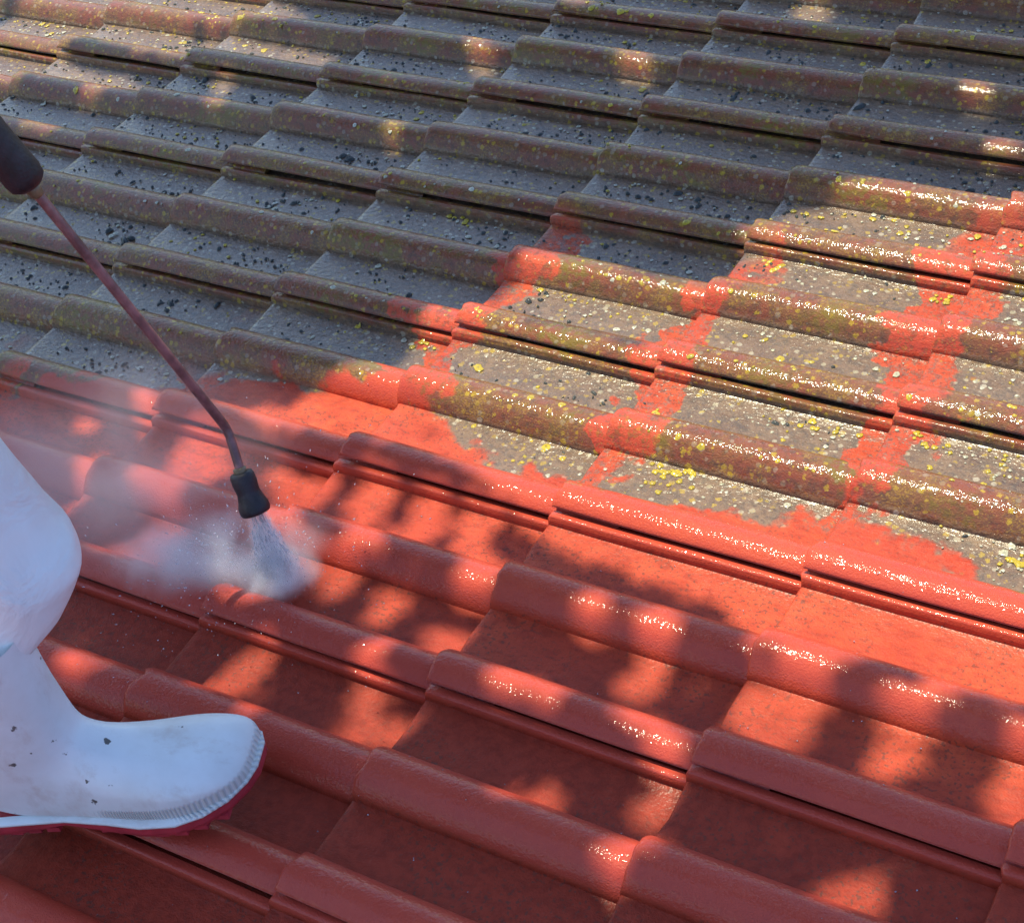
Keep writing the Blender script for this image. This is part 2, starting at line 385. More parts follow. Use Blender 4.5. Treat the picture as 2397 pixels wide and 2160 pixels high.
# ------------------------------------------------------------------ the tree that dapples the roof
def P1(l): return [(x*.5007, y*.5007) for x, y in l]
def P3(l): return [(x*.5007, 606.7+y*.5007) for x, y in l]
def P5(l): return [(x*.5007, 1213+y*.5007) for x, y in l]
def P6(l): return [(1011+x*.4995, 1213+y*.4995) for x, y in l]
LIT = [
 # the broad sunlit patch
 [(430, 800), (560, 790), (620, 752), (700, 735), (790, 700), (830, 640), (890, 590), (960, 590), (1060, 525), (1200, 545), (1330, 570), (1440, 540), (1480, 455), (1560, 420), (1740, 372), (1900, 388), (2060, 355), (2060, 1385), (1890, 1372), (1790, 1312), (1700, 1305), (1550, 1290), (1480, 1285), (1500, 1240), (1420, 1150), (1300, 1120), (1180, 1080), (1090, 1060), (1040, 1010), (960, 960), (880, 905), (760, 880), (640, 850), (520, 845)],
 P1([(-60, -60), (900, -60), (1180, 40), (1150, 100), (930, 110), (760, 90), (720, 150), (760, 190), (740, 240), (560, 220), (420, 190), (280, 175), (250, 240), (560, 310), (540, 370), (300, 330), (130, 320), (80, 350), (-60, 330)]),
 P1([(780, 120), (1300, 190), (1280, 220), (800, 170)]), P1([(840, 290), (900, 290), (890, 330), (850, 330)]),
 P1([(1530, 490), (1580, 500), (1570, 560), (1530, 550)]), P1([(820, 390), (900, 410), (890, 450), (820, 430)]), P1([(1860, 160), (1920, 170), (1910, 270), (1860, 260)]),
 P1([(330, 350), (420, 360), (400, 400), (340, 390)]), P1([(100, 480), (240, 500), (220, 540), (110, 520)]),
 [(1225, 92), (1285, 95), (1285, 140), (1230, 138)], [(1570, 0), (1630, 0), (1620, 45), (1580, 40)], [(1905, 172), (1950, 178), (1945, 205), (1900, 198)], [(1955, 285), (2010, 290), (2005, 310), (1955, 305)],
 [(1115, 0), (1180, 0), (1170, 30), (1120, 25)], [(925, 70), (960, 75), (955, 120), (930, 115)],
 # dapples to the left of the spray
 P3([(720, 470), (880, 500), (870, 610), (690, 720), (640, 690), (680, 560)]), P3([(350, 560), (410, 570), (330, 720), (240, 800), (220, 780), (300, 690)]),
 P3([(540, 660), (740, 700), (700, 800), (540, 750)]), P3([(500, 900), (690, 820), (640, 920), (520, 1000), (380, 980), (400, 940)]), P3([(280, 380), (360, 400), (330, 450), (280, 430)]),
 P3([(545, 350), (620, 370), (600, 460), (540, 430)]),
 P3([(1010, 800), (1190, 850), (1200, 1010), (1040, 1040)]), P3([(1040, 590), (1330, 640), (1240, 760), (1180, 800), (1080, 700)]), P3([(1450, 650), (1560, 680), (1440, 830), (1360, 830)]), P3([(1660, 700), (1760, 720), (1640, 900), (1560, 880)]), P3([(1830, 770), (1930, 790), (1840, 960), (1760, 920)]),
 P3([(1390, 870), (1550, 860), (1490, 990), (1390, 950)]), P3([(870, 1120), (1110, 1130), (1010, 1200), (880, 1190)]), P3([(1230, 980), (1400, 1010), (1310, 1110), (1220, 1080)]), P3([(1850, 940), (1980, 990), (1930, 1140), (1830, 1120)]), P3([(1500, 1090), (1590, 1110), (1480, 1200), (1420, 1190)]),
 # scattered flecks below
 P5([(790, 250), (990, 110), (1090, 130), (930, 290), (750, 310)]), P5([(920, 360), (1070, 375), (1000, 420), (930, 400)]), P5([(260, 185), (350, 190), (340, 260), (270, 240)]), P5([(1390, 250), (1490, 240), (1430, 370), (1380, 350)]),
 P5([(1280, 410), (1500, 370), (1650, 330), (1570, 450), (1340, 440)]), P5([(1420, 150), (1590, 110), (1490, 210), (1420, 200)]), P5([(1670, -20), (1860, 20), (1760, 140), (1680, 110)]), P5([(590, 1200), (780, 1080), (860, 1110), (720, 1230)]), P5([(1950, 260), (2070, 240), (2060, 350), (1960, 340)]), P5([(1910, 720), (2040, 680), (2040, 760)]),
 P6([(-20, 230), (115, 265), (40, 360), (-20, 340)]), P6([(80, 310), (230, 295), (245, 335), (120, 405)]), P6([(390, 210), (580, 140), (570, 230), (420, 300)]), P6([(265, -20), (365, -20), (330, 70), (270, 60)]), P6([(510, 30), (690, -20), (610, 180), (490, 110)]),
 P6([(930, 240), (1210, 350), (1060, 530), (840, 430)]), P6([(1400, 490), (1610, 470), (1490, 620), (1410, 600)]), P6([(1530, 320), (1660, 345), (1650, 440), (1490, 415)]), P6([(1080, 190), (1250, 235), (1230, 340), (1140, 315)]), P6([(1950, 470), (2040, 460), (2040, 580), (1950, 560)]), P6([(1890, 630), (2040, 610), (2040, 750), (1910, 770)]),
 P6([(430, 390), (630, 370), (570, 450), (430, 475)]), P6([(555, 480), (690, 495), (650, 605), (555, 585)]), P6([(490, 670), (640, 685), (570, 760), (480, 745)]), P6([(-20, 700), (150, 630), (200, 700), (60, 760)]), P6([(380, 940), (560, 870), (630, 885), (490, 990), (430, 1100), (360, 1050)]), P6([(1200, 1060), (1330, 990), (1490, 970), (1430, 1085), (1330, 1180), (1210, 1130)]),
]
# shadows inside the sunlit patch
DARK = [P6([(1300, 195), (1440, 160), (1580, 215), (1560, 290), (1330, 260)]), [(1080, 1120), (1170, 1100), (1180, 1160), (1090, 1190)], [(1255, 1150), (1330, 1165), (1310, 1225), (1240, 1210)],
        [(1350, 1210), (1440, 1190), (1430, 1260), (1340, 1260)], [(1010, 640), (1120, 640), (1310, 690), (1300, 706), (1120, 668), (1010, 655)],
        P3([(1230, 360), (1400, 390), (1360, 450), (1230, 430)]), P3([(1480, 470), (1580, 480), (1500, 560), (1450, 540)]), P3([(1640, 420), (1740, 430), (1700, 500), (1650, 480)])]
G = 5
gw, gh = 2060//G+16, 1860//G+16
gx, gy = np.meshgrid((np.arange(gw)-8)*G, (np.arange(gh)-8)*G)
def inside(poly):
    res = np.zeros(gx.shape, bool); n = len(poly)
    for i in range(n):
        (x1, y1), (x2, y2) = poly[i], poly[(i+1) % n]
        if y1 == y2: continue
        c = ((gy < y1) != (gy < y2)) & (gx < (x2-x1)*(gy-y1)/(y2-y1)+x1); res ^= c
    return res
lit = np.zeros(gx.shape, bool)
for pl in LIT: lit |= inside(pl)
for pl in DARK: lit &= ~inside(pl)
def is_lit(P):
    """P: Nx2 roof XY -> True where the sun must reach"""
    q, k = to_px(np.concatenate([P, np.full((len(P), 1), .008)], 1)); q = q*.8427
    ix = np.round(q[:, 0]/G).astype(int)+8; iy = np.round(q[:, 1]/G).astype(int)+8
    ins = (ix >= 0) & (ix < gw) & (iy >= 0) & (iy < gh) & (k > 0)
    r = np.zeros(len(P), bool); r[ins] = lit[iy[ins], ix[ins]]
    # beyond the picture the sun patch simply runs on
    out = ~ins
    nzv = np.array([mnoise.noise((a*2.2, b*2.2, 5.0)) for a, b in P[out]]) if out.any() else np.zeros(0)
    d = P[out, 1]-y_bound(P[out, 0])
    r[out] = (((P[out, 0] > .45) & (np.abs(d-.25) < .42)) | (nzv > .33)) & ~((P[out, 0] < -.2) & (P[out, 1] < 0))
    ed_ = np.minimum(np.minimum(P[out, 0]+2.5, 1.6-P[out, 0]), np.minimum(P[out, 1]+1.3, 1.65-P[out, 1]))
    r[out] |= nzv > ed_*1.6-.35
    return r
N = 145000
base = np.stack([rng.uniform(-2.5, 1.6, N), rng.uniform(-1.3, 1.65, N)], 1)
dist = rng.uniform(2.6, 3.8, N)
ctr = np.concatenate([base, np.zeros((N, 1))], 1)+SUN_R*dist[:, None]
nrm = rng.normal(0, 1, (N, 3)); nrm /= np.linalg.norm(nrm, axis=1)[:, None]
nrm = nrm*.75+SUN_R*np.sign(nrm @ SUN_R)[:, None]*.8; nrm /= np.linalg.norm(nrm, axis=1)[:, None]
tx = np.cross(nrm, rng.normal(0, 1, (N, 3))); tx /= np.linalg.norm(tx, axis=1)[:, None]; ty = np.cross(nrm, tx)
ln = np.exp(rng.uniform(math.log(.010), math.log(.042), N))[:, None]; wd = ln*rng.uniform(.42, .6, N)[:, None]
ok = np.ones(N, bool)
for a, b in ((1, 0), (-1, 0), (0, 1), (0, -1), (0, 0), (.5, .5), (-.5, .5), (.5, -.5), (-.5, -.5)):
    q = ctr+tx*ln*a+ty*wd*b; s = q[:, 2]/SUN_R[2]
    ok &= ~is_lit(q[:, :2]-s[:, None]*SUN_R[:2])
px, k = to_px(ctr); ok &= ~((k > 0) & (px[:, 0] > -200) & (px[:, 0] < 2600) & (px[:, 1] > -200) & (px[:, 1] < 2360))
ctr, tx, ty, nrm, ln, wd = ctr[ok], tx[ok], ty[ok], nrm[ok], ln[ok], wd[ok]; n = len(ctr)
LV = np.stack([ctr-tx*ln, ctr-tx*ln*.25+ty*wd, ctr+tx*ln*.45+ty*wd*.75, ctr+tx*ln-nrm*ln*.25, ctr+tx*ln*.45-ty*wd*.75, ctr-tx*ln*.25-ty*wd], 1)
LV[:, [1, 2, 4, 5]] += (nrm*ln*.18)[:, None]
bi = (np.arange(n)*6)[:, None]
LF = np.concatenate([bi+[0, 3, 2, 1], bi+[0, 5, 4, 3]])
t = NT('tree_leaf'); co = t.n('TexCoord').outputs['Object']
lc_ = t.mix(t.noise(co, 9, 3), (.035, .07, .016), (.08, .12, .03))
t.bsdf(Base_Color=lc_, Roughness=.45, Specular_IOR_Level=.4)
tree = empty('tree', mw=M)
tag(tree, 'leafy tree overhanging the roof and dappling it with shade', 'tree')
mesh_obj('crown', LV.reshape(-1, 3), LF, t.m, tree, smooth=False)
# trunk stands beside the house, limbs reach over the roof
bark = simple('tree_bark', (.10, .075, .055), .9, .2, 25, .35, 60, .006)
def tube(path, rad, seg=10):
    path = [np.array(p, float) for p in path]; V, F = [], []
    for i, p in enumerate(path):
        d = path[min(i+1, len(path)-1)]-path[max(i-1, 0)]; d /= np.linalg.norm(d)
        a = np.cross(d, [0, 0, 1.0] if abs(d[2]) < .9 else [1.0, 0, 0]); a /= np.linalg.norm(a); b = np.cross(d, a)
        for k_ in range(seg):
            an = 2*math.pi*k_/seg; V.append(p+rad[i]*(a*math.cos(an)+b*math.sin(an)))
    for i in range(len(path)-1):
        for k_ in range(seg):
            F.append((i*seg+k_, i*seg+(k_+1) % seg, (i+1)*seg+(k_+1) % seg, (i+1)*seg+k_))
    F.append(tuple(range(seg))[::-1]); F.append(tuple((len(path)-1)*seg+k_ for k_ in range(seg)))
    return V, F
Minv = M.inverted()
def w2r(p): return np.array(Minv @ Vector(p))
TV, TF = [], []
def addtube(path, rad, seg=10):
    V, F = tube(path, rad, seg); o = len(TV); TV.extend(V); TF.extend([tuple(i+o for i in ff) for ff in F])
tb = np.array([-2.2, 7.2, 0.0])
fork = tb+[.15, -.5, 6.9]
addtube([w2r(tb+[0, 0, -.1]), w2r(tb+[0, 0, .25]), w2r(tb+[.05, -.05, 2]), w2r(tb+[0, -.2, 4.5]), w2r(fork)], [.34, .25, .2, .17, .14], 14)
fr = w2r(fork)
for tx_, ty_ in ((-2.6, 1.2), (-1.8, 2.4), (-1.2, 1.4), (-.5, 2.6), (-2.2, .2), (.3, 2.7), (-1.0, .6)):
    e = np.array([tx_, ty_, 0])+SUN_R*3.9
    mid = (fr+e)/2+np.array([0, 0, .35]); addtube([fr, (fr+mid)/2+[0, 0, .15], mid, (mid+e)/2+[.05, 0, .1], e], [.085, .065, .05, .03, .012], 8)
mesh_obj('trunk', TV, TF, bark, tree)

# ------------------------------------------------------------------ the worker
UPR = M3.T @ np.array([0, 0, 1.0])
toe = on_roof(600, 1838, .050); ank = on_roof(15, 1850, .050)
hd = toe-ank; hd[2] = 0; hd /= np.linalg.norm(hd)
sd_ = np.cross([0, 0, 1.0], hd)          # to the worker's left
person = empty('person', mw=M)
tag(person, 'worker in white waterproof trousers and white rubber boots with red soles', 'person')
t = NT('white_rubber'); co = t.n('TexCoord').outputs['Object']
n1 = t.noise(co, 14, 5); c = t.mix(t.smooth(n1, .35, .7), (.74, .76, .78), (.66, .66, .66))
v_ = t.vor(co, 48); dd = t.add(v_.outputs['Distance'], t.mul(t.sub(t.noise(co, 220, 3), .5), .55))
sp = t.mul(t.smooth(t.sub(dd, t.mul(t.sep(v_.outputs['Color'])[1], .14)), .0, .05, 1, 0), t.smooth(t.sep(v_.outputs['Color'])[0], .45, .49))
c = t.mix(t.mul(sp, .9), c, (.045, .035, .03))
smear = t.smooth(t.noise(t.scale(co, (22, 30, 14)), 1, 5, .7), .50, .72, 0, .45)
c = t.mix(smear, c, (.50, .40, .36))
bx_, by_, bz_ = t.sep(co)[:3]
ang = t.math('ARCTAN2', by_, t.sub(bx_, .12))
ribs = t.mul(t.math('SINE', t.mul(ang, 105.0)), .5)
band = t.mul(t.mul(t.smooth(bz_, .026, .029), t.smooth(t.sub(bz_, t.mul(t.sub(bx_, .10), .05)), .038, .043, 1, 0)), t.smooth(bx_, .06, .09))
c = t.mix(t.mul(band, .30), c, (.52, .50, .48))
c = t.mix(t.mul(t.mul(band, t.smooth(ribs, .1, .45)), .45), c, (.30, .28, .26))
h_ = t.add(t.mul(t.noise(co, 40, 3), .0010), t.mul(t.mul(ribs, band), .0016))
t.bsdf(Base_Color=c, Roughness=t.smooth(n1, .3, .7, .32, .46), Specular_IOR_Level=.4, Normal=t.bump(h_, 1.0))
m_boot = t.m
m_sole = simple('red_sole_rubber', (.42, .030, .045), .55, .4, 40, .2, 200, .0006)
def boot(parent, mw):
    """x forward from the ankle, z up; sole underside at z=0"""
    bt = link(bpy.data.objects.new('boot', None), parent); bt.matrix_local = mw
    # outline of the sole
    sx = [-.098, -.094, -.080, -.055, -.02, .03, .08, .12, .155, .185, .210, .227, .2345]
    lw = [.006, .022, .036, .043, .042, .043, .052, .059, .062, .058, .0475, .031, .012]
    rw_ = [.006, .022, .036, .042, .040, .038, .044, .052, .056, .053, .0430, .027, .010]
    up = [.0, .0, .0, .0, .0, .0, .0, .0, .001, .004, .007, .010, .012]
    skew = lambda x: .026*max(0, (x-.09)/.145)**2          # the toe swings inwards
    def ring(off, zf, sc=1.0):
        L = [(x+(off*(1 if x > .06 else -1) if abs(x-.06) > .09 else 0), (w_+off)*sc+skew(x), zf(x, u)) for x, w_, u in zip(sx, lw, up)]
        R = [(x+(off*(1 if x > .06 else -1) if abs(x-.06) > .09 else 0), -(w_+off)*sc+skew(x), zf(x, u)) for x, w_, u in zip(sx, rw_, up)]
        return L+R[::-1]
    def loft(rings, cap0=True, cap1=True):
        n = len(rings[0]); V = [p for r_ in rings for p in r_]; F = []
        for i in range(len(rings)-1):
            for k_ in range(n): F.append((i*n+k_, i*n+(k_+1) % n, (i+1)*n+(k_+1) % n, (i+1)*n+k_))
        if cap0: F.append(tuple(range(n))[::-1])
        if cap1: F.append(tuple((len(rings)-1)*n+k_ for k_ in range(n)))
        return V, F
    inst = lambda x: .009*math.exp(-((x-.035)/.03)**2)         # arch between heel and tread
    V, F = loft([ring(-.006, lambda x, u: .004+u+inst(x)), ring(.002, lambda x, u: .006+u+inst(x)), ring(.004, lambda x, u: .012+u+inst(x)*.5), ring(.004, lambda x, u: .020+u), ring(.001, lambda x, u: .022+u)])
    sole = mesh_obj('sole', V, F, m_sole, bt, smooth=False)
    # cleats
    V, F = [], []
    for x in np.arange(-.085, .215, .0215):
        if .015 < x < .055: continue
        wl = float(np.interp(x, sx, lw)); wr = float(np.interp(x, sx, rw_)); u = float(np.interp(x, sx, up))
        for y0_, y1_ in ((-wr+.001, -wr*.28), (-wr*.18, wl*.18), (wl*.28, wl-.001)):
            box(V, F, (x, y0_+skew(x), .0010+u), (x+.0150, y1_+skew(x), .0075+u))
    tag(mesh_obj('tread', V, F, m_sole, sole, smooth=False), kind='stuff')
    # upper: rings run from the toe back over the instep and turn up into the shaft
    T = [(.2345, .040), (.2305, .052), (.2185, .062), (.198, .070), (.169, .077), (.140, .084), (.115, .091), (.095, .098), (.080, .108), (.069, .122), (.066, .145), (.066, .18), (.066, .21), (.066, .235), (.066, .26)]
    B = [(.2350, .0315), (.2325, .030), (.220, .027), (.194, .0235), (.162, .0205), (.124, .020), (.085, .020), (.045, .020), (.002, .020), (-.040, .021), (-.082, .040), (-.088, .085), (-.082, .14), (-.074, .19), (-.068, .25)]
    WL = [.016, .034, .0485, .0575, .0625, .0585, .053, .047, .0435, .044, .047, .050, .052, .053, .053]
    WR = [.014, .030, .0440, .0525, .0565, .0520, .046, .041, .0405, .042, .046, .050, .052, .053, .053]
    flat = [1, 1, 1, 1, 1, 1, 1, 1, .95, .8, .45, .1, 0, 0, 0]
    n = 32; V, F = [], []
    for (tx0, tz0), (bx0, bz0), wl, wr, fl in zip(T, B, WL, WR, flat):
        cx_, cz_ = (tx0+bx0)/2, (tz0+bz0)/2; hx_, hz_ = (tx0-bx0)/2, (tz0-bz0)/2
        for k_ in range(n):
            a = 2*math.pi*k_/n; ca, sa = math.cos(a), math.sin(a)
            ec = .62 if fl > .5 else .62+.38*(1-fl*2)
            es = (.92 if sa > 0 else 1.0+(.30-1.0)*fl)
            y = (wl if ca > 0 else wr)*math.copysign(abs(ca)**(ec if sa > 0 else 1.0+(.30-1.0)*fl), ca); q = math.copysign(abs(sa)**es, sa)
            if fl > .5 and sa > 0: y *= 1-.20*q**2
            wr_k = .0012*mnoise.noise((cx_*40, y*30, cz_*40))
            V.append((cx_+hx_*q, y+wr_k+(skew(cx_+hx_*q) if fl > .5 else 0), cz_+hz_*q))
    for i in range(len(T)-1):
        for k_ in range(n): F.append((i*n+k_, i*n+(k_+1) % n, (i+1)*n+(k_+1) % n, (i+1)*n+k_))
    F.append(tuple(range(n))[::-1])
    foot = mesh_obj('upper', V, F, m_boot, bt)
    sb = foot.modifiers.new('sub', 'SUBSURF'); sb.levels = sb.render_levels = 2
    # welt: a pale lip above the red sole, with a ribbed toe band
    V, F = loft([ring(.0035, lambda x, u: .0205+u), ring(.0046, lambda x, u: .0210+u), ring(.0048, lambda x, u: .0232+u), ring(.0035, lambda x, u: .0250+u), ring(-.006, lambda x, u: .0258+u)], False, False)
    mesh_obj('welt', V, F, m_boot, bt)
    return bt
bm_ = Matrix.Identity(4)
pit = 0.035
fx_ = hd*math.cos(pit)+np.array([0, 0, math.sin(pit)]); fz_ = np.cross(fx_, sd_)
org = on_roof(15, 1868, .045)+hd*.058
for i in range(3): bm_[i][0] = fx_[i]; bm_[i][1] = sd_[i]; bm_[i][2] = fz_[i]; bm_[i][3] = org[i]
bm_[2][3] = .034
boot(person, bm_)
bm2 = bm_.copy(); o2 = org-hd*.52+sd_*.20
for i in range(2): bm2[i][3] = o2[i]
boot(person, bm2)
# boot shaft and trouser legs
t = NT('white_waterproof'); co = t.n('TexCoord').outputs['Object']
n1 = t.noise(co, 10, 5); c = t.mix(t.smooth(n1, .35, .7), (.76, .76, .78), (.68, .66, .68))
v_ = t.vor(co, 45); sp = t.mul(t.smooth(v_.outputs['Distance'], .07, .10, 1, 0), t.smooth(t.sep(v_.outputs['Color'])[0], .72, .76))
c = t.mix(t.mul(sp, .8), c, (.06, .05, .045))
t.bsdf(Base_Color=c, Roughness=.45, Normal=t.bump(t.noise(co, 16, 4, .55, .8), .012, .6))
m_suit = t.m
def limb(name, path, rad, mat, parent, seg=28, fold=.0, sub=1):
    P = [np.array(p, float) for p in path]
    tt = np.linspace(0, len(P)-1, len(P)*6); xs = np.arange(len(P))
    pp = np.stack([np.interp(tt, xs, [p[i] for p in P]) for i in range(3)], 1)
    ker = np.array([1, 2, 3, 2, 1])/9.
    for _ in range(2):
        q = pp.copy()
        for i in range(2, len(pp)-2): q[i] = (pp[i-2:i+3]*ker[:, None]).sum(0)
        pp = q
    rr = np.interp(tt, xs, rad)
    V, F = tube(list(pp), list(rr), seg)
    V = np.array(V)
    if fold:
        for i, p in enumerate(V):
            c_ = pp[i//seg] if i//seg < len(pp) else pp[-1]
            d_ = (p-c_); d_ /= np.linalg.norm(d_)+1e-9
            V[i] = p+d_*fold*(mnoise.noise(Vector(p*9))+.6*mnoise.noise(Vector(p*np.array([22, 22, 34]))))
    return mesh_obj(name, V, F, mat, parent)
HZ1 = hd-UPR*np.dot(hd, UPR); HZ1 /= np.linalg.norm(HZ1); HZ2 = np.cross(UPR, HZ1)
def trouser(stations):
    """stations: (centre, radius) from hem to hip, rings kept level so the cloth hangs in folds"""
    C_ = np.array([c for c, r in stations]); R_ = np.array([r for c, r in stations]); m = len(stations)
    tt = np.linspace(0, m-1, m*7); xs_ = np.arange(m)
    pp = np.stack([np.interp(tt, xs_, C_[:, i]) for i in range(3)], 1); rr = np.interp(tt, xs_, R_)
    for _ in range(3):
        pp[1:-1] = (pp[:-2]+2*pp[1:-1]+pp[2:])/4; rr[1:-1] = (rr[:-2]+2*rr[1:-1]+rr[2:])/4
    seg = 48; V = []
    rows = [(pp[0]+UPR*.012, rr[0]*.90, 0), (pp[0]+UPR*.002, rr[0]*.97, 0)]+[(p_, r_, 1) for p_, r_ in zip(pp, rr)]
    for p_, r_, fo in rows:
        for k_ in range(seg):
            a = 2*math.pi*k_/seg; dr = HZ1*math.cos(a)+HZ2*math.sin(a); q = p_+dr*r_
            f_ = .0075*mnoise.noise(Vector(q*7))+.0045*mnoise.noise(Vector((q+UPR*np.dot(q, HZ1)*.8)*17))
            V.append(q+dr*f_)
    F = [(i*seg+k_, i*seg+(k_+1) % seg, (i+1)*seg+(k_+1) % seg, (i+1)*seg+k_) for i in range(len(rows)-1) for k_ in range(seg)]
    return mesh_obj('trouser_leg', V, F, m_suit, person)
axis_ = np.array(bm_ @ Vector((-.002, 0, .225))); dk = float((axis_-CAM) @ AF)
knee = at_depth(-255, 975, dk-.10)
hip = knee+UPR*.42-hd*.02+sd_*.02
trouser([(at_depth(-45, 1468, dk), .066), (at_depth(-8, 1420, dk-.004), .0655), (at_depth(22, 1365, dk-.012), .0655), (at_depth(37, 1312, dk-.022), .0665), (at_depth(20, 1275, dk-.03), .066), (at_depth(-30, 1228, dk-.04), .065), (at_depth(-95, 1150, dk-.058), .065), (at_depth(-165, 1065, dk-.078), .068), (knee, .075), ((knee+hip)/2, .085), (hip, .088), (hip+UPR*.05, .070)])
c1 = np.array(bm2 @ Vector((-.03, 0, .30)))
knee2 = c1+UPR*.20+hd*.04
hip2 = hip+sd_*.13-hd*.06
trouser([(c1-UPR*.03, .066), (c1+UPR*.05, .07), (knee2, .077), ((knee2+hip2)/2, .086), (hip2, .088), (hip2+UPR*.05, .070)])

# ------------------------------------------------------------------ the spray lance
tip = on_roof(600, 1200, .105); noz = on_roof(566, 1112, .150); bend = on_roof(533, 1005, .200)
gtip = at_depth(72, 435, 1.78); grip_dir = gtip-at_depth(533, 1005, np.dot(bend-CAM, AF)); grip_dir /= np.linalg.norm(grip_dir)
gend = gtip+grip_dir*.22
m_rub = simple('black_rubber', (.018, .014, .020), .5, .45, 60, .4, 240, .0008)
m_lance = simple('rusty_steel_tube', (.20, .085, .085), .38, .5, 45, .45, 160, .0006, .3)
m_fit = simple('worn_brass_fitting', (.16, .11, .06), .4, .5, 60, .4)
lance = empty('spray_lance', mw=M)
tag(lance, 'bent steel pressure washer lance with dark grip and black nozzle guard', 'spray lance')
def curve_pts(P, n=10):
    P = [np.array(p) for p in P]; out = []
    for i in range(len(P)-1):
        for s in np.linspace(0, 1, n, endpoint=False): out.append(P[i]*(1-s)+P[i+1]*s)
    out.append(P[-1]); out = np.array(out)
    for _ in range(5):
        q = out.copy(); q[1:-1] = (out[:-2]+out[1:-1]*2+out[2:])/4; out = q
    return list(out)
path = curve_pts([gtip+grip_dir*.03, gtip*.5+bend*.5, bend+(gtip-bend)*.12, bend, noz, noz*.6+tip*.4], 10)
V, F = tube(path, [.0058]*len(path), 14); mesh_obj('tube', V, F, m_lance, lance)
nd = tip-noz; nd /= np.linalg.norm(nd)
nl = np.linalg.norm(tip-noz)
def lathe(name, o_, d, prof_, mat, parent, seg=24):
    V, F = tube([o_+d*s for s, r in prof_], [r for s, r in prof_], seg); return mesh_obj(name, V, F, mat, parent)
lathe('nozzle_guard', noz, nd, [(-.004, .0060), (-.003, .0135), (.001, .0150), (.010, .0152), (.018, .0143), (nl*.45, .0140), (nl*.62, .0160), (nl*.78, .0188), (nl*.92, .0190), (nl*.99, .0178), (nl, .0165), (nl-.004, .0120), (nl-.012, .0090)], m_rub, lance)
lathe('nozzle_fitting', noz, nd, [(-.010, .0062), (-.009, .0080), (-.004, .0082), (-.002, .0075)], m_fit, lance)
g = -grip_dir
lathe('grip', gend, g, [(-.002, .012), (.0, .0180), (.006, .0205), (.05, .0200), (.10, .0212), (.15, .0205), (.185, .0216), (.205, .0222), (.214, .0205), (.219, .0150), (.2205, .0080)], m_rub, lance)
lathe('collar', gtip, g, [(-.004, .0090), (.006, .0085), (.012, .0072), (.014, .006)], m_fit, lance)
# trigger gun and hose behind the hands
gun = gend-g*.10
lathe('rear_tube', gend, -g, [(-.01, .007), (.12, .007), (.13, .006)], m_lance, lance)
lathe('trigger_gun', gend-g*.12, -g, [(0, .010), (.005, .018), (.06, .022), (.12, .020), (.16, .014)], m_rub, lance)

# upper body of the worker: one skinned figure
pelvis = (hip+hip2)/2+UPR*.06-hd*.04
chest = pelvis+UPR*.34-hd*.05; neck = chest+UPR*.22+hd*.01; head = neck+UPR*.11+hd*.03; crown = head+UPR*.11
shR = chest+UPR*.15-sd_*.19+hd*.03; shL = chest+UPR*.15+sd_*.19+hd*.03
hR = gend-g*.22-UPR*.02; hL = gend-g*.09
elR = (shR+hR)/2-hd*.10-sd_*.08-UPR*.06; elL = (shL+hL)/2+sd_*.01-UPR*.10-hd*.09
sv = [pelvis, hip, hip2, pelvis*.5+chest*.5, chest, neck, head, crown, shR, elR, hR, shL, elL, hL, knee, knee2]
se = [(0, 1), (0, 2), (0, 3), (3, 4), (4, 5), (5, 6), (6, 7), (4, 8), (8, 9), (9, 10), (4, 11), (11, 12), (12, 13), (1, 14), (2, 15)]
sr = [.15, .105, .105, .14, .15, .058, .095, .07, .075, .048, .032, .075, .048, .032, .060, .060]
bmx = bmesh.new(); lay = bmx.verts.layers.skin.verify(); vs = []
for i, (p_, r_) in enumerate(zip(sv, sr)):
    vv = bmx.verts.new(p_); vv[lay].radius = (r_, r_*(.8 if i in (0, 3, 4) else 1)); vv[lay].use_root = (i == 0); vs.append(vv)
for a, b in se: bmx.edges.new((vs[a], vs[b]))
bme = bpy.data.meshes.new('body'); bmx.to_mesh(bme); bmx.free(); bme.materials.append(m_suit)
body = link(bpy.data.objects.new('body', bme), person)
body.modifiers.new('skin', 'SKIN').use_smooth_shade = True; s_ = body.modifiers.new('sub', 'SUBSURF'); s_.levels = s_.render_levels = 2
